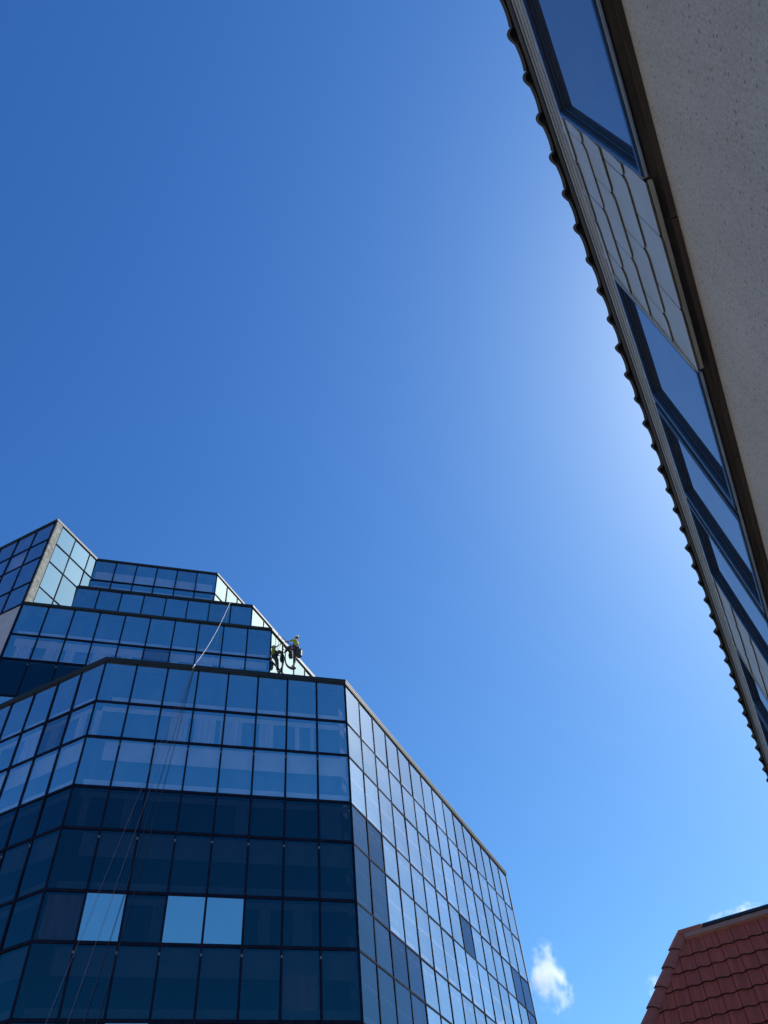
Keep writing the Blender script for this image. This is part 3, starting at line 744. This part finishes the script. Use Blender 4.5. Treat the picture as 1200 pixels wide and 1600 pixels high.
# ================================================================ ROPE ACCESS WORKER
XP = B1.x; WY = 32.2
def wp(dx, z, dy=0.0): return Vector((XP + dx, WY + dy, z))
M['skin'] = plain('skin', (0.45, 0.27, 0.19), 0.6, 0, 0.08, 10)
M['hivis'] = plain('hi_vis_yellow', (0.34, 0.33, 0.03), 0.8, 0, 0.12, 8)
M['trousers'] = plain('dark_work_trousers', (0.035, 0.035, 0.05), 0.9, 0, 0.3, 8)
M['boots'] = plain('brown_work_boots', (0.14, 0.06, 0.04), 0.7, 0, 0.2, 12)
M['helmet'] = plain('white_helmet', (0.75, 0.75, 0.72), 0.35, 0, 0.05, 5)
M['black'] = plain('black_webbing', (0.015, 0.015, 0.018), 0.7, 0, 0.2, 12)
M['hair'] = plain('dark_hair', (0.03, 0.02, 0.015), 0.8, 0, 0.2, 20)
M['bucket'] = plain('dark_bucket', (0.02, 0.025, 0.035), 0.5, 0, 0.1, 8)
person = empty('person', (XP + 0.7, WY, 35.0))
tag(person, 'rope access worker in white helmet and yellow hi-vis top hanging against the terrace side', 'person')
def skin_mesh(name, chains, mat, parent, root=0, sub=2):
    """chains: list of lists of (point, radius); points shared by position are merged"""
    vs = []; rs = []; es = []; idx = {}
    def vid(p, r):
        k = tuple(round(c, 4) for c in p)
        if k not in idx: idx[k] = len(vs); vs.append(Vector(p)); rs.append(r)
        return idx[k]
    for ch in chains:
        pv = None
        for p, r in ch:
            v = vid(p, r)
            if pv is not None: es.append((pv, v))
            pv = v
    inv = parent.matrix_basis.inverted()
    me = bpy.data.meshes.new(name); me.from_pydata([inv @ v for v in vs], es, []); me.materials.append(mat)
    o = bpy.data.objects.new(name, me); col.objects.link(o); o.parent = parent
    sk = o.modifiers.new('skin', 'SKIN'); sk.use_smooth_shade = True
    ly = me.skin_vertices[0] if me.skin_vertices else None
    if ly is None:
        bpy.context.view_layer.update()
        bm = bmesh.new(); bm.from_mesh(me); bm.verts.layers.skin.verify(); bm.to_mesh(me); bm.free(); ly = me.skin_vertices[0]
    for i, r in enumerate(rs):
        rr = r if isinstance(r, tuple) else (r, r)
        ly.data[i].radius = rr; ly.data[i].use_root = (i == root)
    s = o.modifiers.new('sub', 'SUBSURF'); s.levels = sub; s.render_levels = sub
    return o
pelvis = wp(0.74, 35.42); waist = wp(0.84, 35.62); chest = wp(0.84, 35.92); neckb = wp(0.82, 36.13); neck = wp(0.82, 36.22); head = wp(0.86, 36.36); crown = wp(0.88, 36.46)
shl, shr = wp(0.80, 36.06, -0.20), wp(0.80, 36.06, 0.20)
ell, elr = wp(0.52, 35.98, -0.30), wp(0.56, 35.90, 0.26)
wrl, wrr = wp(0.26, 36.10, -0.26), wp(0.30, 35.98, 0.22)
hl, hr = wp(0.20, 36.14, -0.25), wp(0.24, 36.02, 0.21)
hipl, hipr = wp(0.70, 35.38, -0.12), wp(0.70, 35.38, 0.12)
knl, knr = wp(0.30, 35.66, -0.16), wp(0.66, 34.92, 0.16)
anl, anr = wp(0.10, 35.28, -0.14), wp(0.60, 34.28, 0.16)
tol, tor = wp(0.03, 35.40, -0.14), wp(0.42, 34.18, 0.16)
def fingers(w, h, sgn):
    out = []
    d = (h - w).normalized(); sd = Vector((0, 1, 0))
    for k in range(4):
        b = h + sd * (k - 1.5) * 0.020; L = (0.036, 0.042, 0.04, 0.03)[k]
        out.append([(h, 0.024), (b + d * 0.02, 0.010), (b + d * (0.02 + L) + Vector((0, 0, -0.010)), 0.009), (b + d * (0.03 + L) + Vector((0, 0, -0.035)), 0.008)])
    out.append([(w.lerp(h, 0.5), 0.022), (w.lerp(h, 0.7) + sd * sgn * 0.035, 0.011), (h + sd * sgn * 0.045 + d * 0.01, 0.009)])
    return out
body = [[(pelvis, .12), (waist, .12), (chest, .13), (neckb, .08), (neck, .052), (head, (.085, .095)), (crown, .07)],
        [(neckb, .08), (shl, .062), (ell, .045), (wrl, .029)], [(neckb, .08), (shr, .062), (elr, .045), (wrr, .029)],
        [(wrl, .029), (wrl.lerp(hl, 0.5), .022), (hl, .024)], [(wrr, .029), (wrr.lerp(hr, 0.5), .022), (hr, .024)],
        [(pelvis, .12), (hipl, .09), (knl, .062), (anl, .04), (tol, .035)], [(pelvis, .12), (hipr, .088), (knr, .058), (anr, .04), (tor, .035)]]
body += fingers(wrl, hl, 1) + fingers(wrr, hr, -1)
skin_mesh('body', body, M['skin'], person)
skin_mesh('hi_vis_top', [[(wp(0.83, 35.60), .17), (chest, .19), (neckb - Vector((0, 0, .02)), .10)], [(neckb - Vector((0, 0, .02)), .10), (shl, .088), (ell, .064)], [(neckb - Vector((0, 0, .02)), .10), (shr, .088), (elr, .064)]], M['hivis'], person)
skin_mesh('trousers', [[(waist - Vector((0, 0, .05)), .15), (pelvis, .15), (hipl, .15), (knl, .125), (anl.lerp(knl, .12), .085)], [(pelvis, .15), (hipr, .15), (knr, .115), (anr.lerp(knr, .12), .085)]], M['trousers'], person, root=1)
for a, t in ((anl, tol), (anr, tor)):
    skin_mesh('boot', [[(a + Vector((0.03, 0, 0.08)), .058), (a, .062), (a.lerp(t, .6), .055), (t, .048)]], M['boots'], person)
def ball(name, c, rad, mat, parent, zcut=None, sc_=(1, 1, 1)):
    me = bpy.data.meshes.new(name); bm = bmesh.new(); bmesh.ops.create_uvsphere(bm, u_segments=20, v_segments=12, radius=rad)
    for v in bm.verts: v.co = Vector((v.co.x * sc_[0], v.co.y * sc_[1], v.co.z * sc_[2]))
    if zcut is not None:
        for v in bm.verts:
            if v.co.z < zcut: v.co.z = zcut + (v.co.z - zcut) * 0.06; v.co.x *= 1.06; v.co.y *= 1.06
    for f in bm.faces: f.smooth = True
    bm.to_mesh(me); bm.free(); me.materials.append(mat)
    o = bpy.data.objects.new(name, me); col.objects.link(o); o.parent = parent; o.location = parent.matrix_basis.inverted() @ Vector(c)
    return o
ball('helmet', (head.x + 0.01, WY, 36.42), 0.142, M['helmet'], person, -0.02, (1.1, 0.95, 0.9))
ball('hair', (head.x + 0.03, WY, 36.36), 0.105, M['hair'], person, None, (1, .95, 1.0))
for s in (-1, 1): ball('eye', (head.x - 0.088, WY + s * 0.032, 36.37), 0.011, M['black'], person)
for s in (-1, 1): ball('ear', (head.x + 0.01, WY + s * 0.098, 36.35), 0.026, M['skin'], person, None, (.8, .4, 1.2))
ball('nose', (head.x - 0.105, WY, 36.34), 0.018, M['skin'], person, None, (1.2, .8, 1.4))
mb = MB()     # harness: waist belt, leg loops, shoulder straps, chest ascender
def hoop(c, ax, r1, r2, w):
    ax = ax.normalized(); a = ax.cross(Vector((0, 1, 0))).normalized(); b = Vector((0, 1, 0))
    b = (b - ax * b.dot(ax)).normalized()
    mb.tube([c + a * math.cos(2 * math.pi * i / 14) * r1 + b * math.sin(2 * math.pi * i / 14) * r2 for i in range(15)], w, 5, caps=False)
hoop(wp(.80, 35.56), Vector((.2, 0, 1)), .165, .165, .03); hoop(hipl.lerp(knl, .3), knl - hipl, .12, .12, .022); hoop(hipr.lerp(knr, .3), knr - hipr, .12, .12, .022)
for s in (-1, 1): mb.tube([wp(.72, 35.56, s * .1), wp(.67, 35.9, s * .1), wp(.80, 36.20, s * .1), wp(.98, 35.95, s * .08), wp(.95, 35.58, s * .08)], .02, 5)
mb.box(XP + .60, XP + .67, WY - .05, WY + .05, 35.62, 35.80)
mb.build('harness', M['black'], person)
mb = MB()
for a in range(5): mb.box(XP + .93 + .03 * a, XP + .95 + .03 * a, WY - .12 + .03 * a, WY - .08 + .04 * a, 35.25, 35.52)
mb.tube([wp(.95, 35.4, -.05), wp(1.02, 35.2, -.02), wp(.98, 35.05, .04)], .035, 6)
mb.build('tool_pouch', M['black'], person)
# bucket hanging at the back of the harness
bk = empty('bucket', (XP + 1.05, WY, 34.62)); tag(bk, "dark bucket hanging behind the rope worker's hip", 'bucket')
mb = MB(); n = 18; P0 = [wp(1.07 + .18 * math.cos(2 * math.pi * i / n), 34.64, .18 * math.sin(2 * math.pi * i / n)) for i in range(n)]
P1 = [wp(1.07 + .22 * math.cos(2 * math.pi * i / n), 35.10, .22 * math.sin(2 * math.pi * i / n)) for i in range(n)]
for i in range(n): mb.poly([P0[i], P0[(i + 1) % n], P1[(i + 1) % n], P1[i]], 0, True)
mb.poly(P0[::-1]); mb.tube([P1[i % n] for i in range(n + 1)], .012, 5, caps=False)
mb.build('pail', M['bucket'], bk, fix=False)
mb = MB(); mb.tube([wp(.90, 35.08), wp(.95, 35.30), wp(1.05, 35.38), wp(1.17, 35.30), wp(1.25, 35.08)], .01, 5); mb.build('handle', M['black'], bk)
bg_ = empty('rope_bag', (XP + .30, WY + .22, 35.3)); tag(bg_, "dark rope bag slung beside the rope worker's raised knee", 'bag')
mb = MB(); rings_ = []
for zz, rr_ in ((34.62, .06), (34.66, .13), (34.85, .165), (35.05, .15), (35.18, .13), (35.22, .09)):
    rings_.append([wp(.32 + rr_ * math.cos(2 * math.pi * i / 16) * (1 + .07 * math.sin(i * 2.3 + zz * 9)), zz + .40, .22 + rr_ * math.sin(2 * math.pi * i / 16)) for i in range(16)])
for a_, b_ in zip(rings_[:-1], rings_[1:]):
    for i in range(16): mb.poly([a_[i], a_[(i + 1) % 16], b_[(i + 1) % 16], b_[i]], 0, True)
mb.poly(rings_[0][::-1]); mb.poly(rings_[-1]); mb.build('sack', M['black'], bg_, fix=False)
mb = MB(); mb.tube([wp(.24, 35.58, .22), wp(.42, 35.68, .18), wp(.62, 35.60, .12)], .015, 5); mb.tube([wp(.42, 35.58, .22), wp(.52, 35.62, .18), wp(.64, 35.56, .12)], .015, 5); mb.build('strap', M['black'], bg_)
# squeegee pole in the hands
sq = empty('squeegee', (XP + .05, WY, 36.05)); tag(sq, 'long handled window squeegee in the hands of the rope worker', 'squeegee')
mb = MB(); mb.tube([wp(.62, 35.93, 0.1), wp(.20, 36.09, -.22), wp(.07, 36.15, -.32)], .012, 6); mb.build('pole', M['bracket'], sq)
mb = MB(); mb.box(XP + .05, XP + .075, WY - .50, WY - .14, 36.13, 36.17); mb.build('rubber_blade', M['black'], sq)
# ropes of the worker and the loop hanging beneath
for k, (yo, lab) in enumerate(((-1.0, 'rope running from the worker\'s chest up over the terrace parapet, the nearer'), (-0.55, 'second rope from the worker\'s waist up over the terrace parapet'))):
    mb = MB(); a = wp(.66, 35.72, -.03 + .06 * k); b = Vector((XP + .10, WY + yo, Z_B + 0.17)); mb.tube(sag(a, b, .04, 6), .014, 5)
    mb.tube([b, Vector((XP - 1.2, WY + yo - .2, Z_B + .14))], .014, 5)
    o = mb.build('rope', M['rope_dark']); tag(o, lab, 'rope', 'support ropes of the worker')
mb = MB(); pts = [wp(.12, 35.30, -.08), wp(.07, 34.95, -.06), wp(.10, 34.55, -.03), wp(.24, 34.20, 0), wp(.45, 33.98, .05), wp(.62, 33.90, .1), wp(.70, 33.98, .13)]
sm = []
for i in range(len(pts) - 1):
    p0, p1, p2, p3 = pts[max(i - 1, 0)], pts[i], pts[i + 1], pts[min(i + 2, len(pts) - 1)]
    for q in range(5):
        t = q / 5; sm.append(0.5 * ((2 * p1) + (p2 - p0) * t + (2 * p0 - 5 * p1 + 4 * p2 - p3) * t * t + (3 * p1 - p0 - 3 * p2 + p3) * t ** 3))
mb.tube(sm, .025, 8, r2=.105); o = mb.build('hose', M['black']); tag(o, 'thick dark hose looping down below the rope worker', 'hose')

# ================================================================ CLOUDS
def cloud_mat(seed, dens):
    m, t, o = new_mat('cloud_vapour')
    v = N(t, 'ShaderNodeVolumePrincipled'); v.inputs['Color'].default_value = (1, 1, 1, 1); v.inputs['Anisotropy'].default_value = 0.3
    tc = N(t, 'ShaderNodeTexCoord')
    ns = N(t, 'ShaderNodeTexNoise', Scale=2.4, Detail=10.0, Roughness=0.70); ns.noise_dimensions = '4D'; ns.inputs['W'].default_value = seed
    t.links.new(tc.outputs['Object'], ns.inputs['Vector'])
    ln = N(t, 'ShaderNodeVectorMath', operation='LENGTH'); t.links.new(tc.outputs['Object'], ln.inputs[0])
    fall = N(t, 'ShaderNodeMapRange'); fall.inputs['From Min'].default_value = 0.15; fall.inputs['From Max'].default_value = 1.0
    fall.inputs['To Min'].default_value = 0.12; fall.inputs['To Max'].default_value = -0.26
    t.links.new(ln.outputs['Value'], fall.inputs['Value'])
    ad = N(t, 'ShaderNodeMath', operation='ADD'); t.links.new(ns.outputs['Fac'], ad.inputs[0]); t.links.new(fall.outputs[0], ad.inputs[1])
    mr = N(t, 'ShaderNodeMapRange'); mr.inputs['From Min'].default_value = 0.53; mr.inputs['From Max'].default_value = 0.72
    mr.inputs['To Min'].default_value = 0; mr.inputs['To Max'].default_value = dens
    t.links.new(ad.outputs[0], mr.inputs['Value']); t.links.new(mr.outputs[0], v.inputs['Density'])
    t.links.new(v.outputs[0], o.inputs['Volume'])
    return m
def cloud(c, rx, ry, rz, seed, lab, dens=0.06):
    me = bpy.data.meshes.new('cloud'); bm = bmesh.new(); bmesh.ops.create_icosphere(bm, subdivisions=3, radius=1.0); bm.to_mesh(me); bm.free()
    me.materials.append(cloud_mat(seed, dens)); o = bpy.data.objects.new('cloud', me); col.objects.link(o)
    o.location = c; o.scale = (rx, ry, rz)
    tag(o, lab, 'cloud'); return o
cloud((-338, 1361, 532), 74, 74, 100, 3.1, 'ragged white cloud puff beside the right edge of the glass tower')
cloud((-22, 1396, 549), 90, 60, 52, 8.4, 'small white cloud just above the metal edge of the red tiled roof')
cloud((-177, 1404, 498), 34, 48, 48, 5.7, 'tiny white wisp of cloud beside the stepped hip of the red roof')

cloud((369, 1273, 452), 40, 40, 46, 9.3, 'white cloud low in the sky to the right, mirrored in the tower side')
sc.cycles.volume_bounces = 6
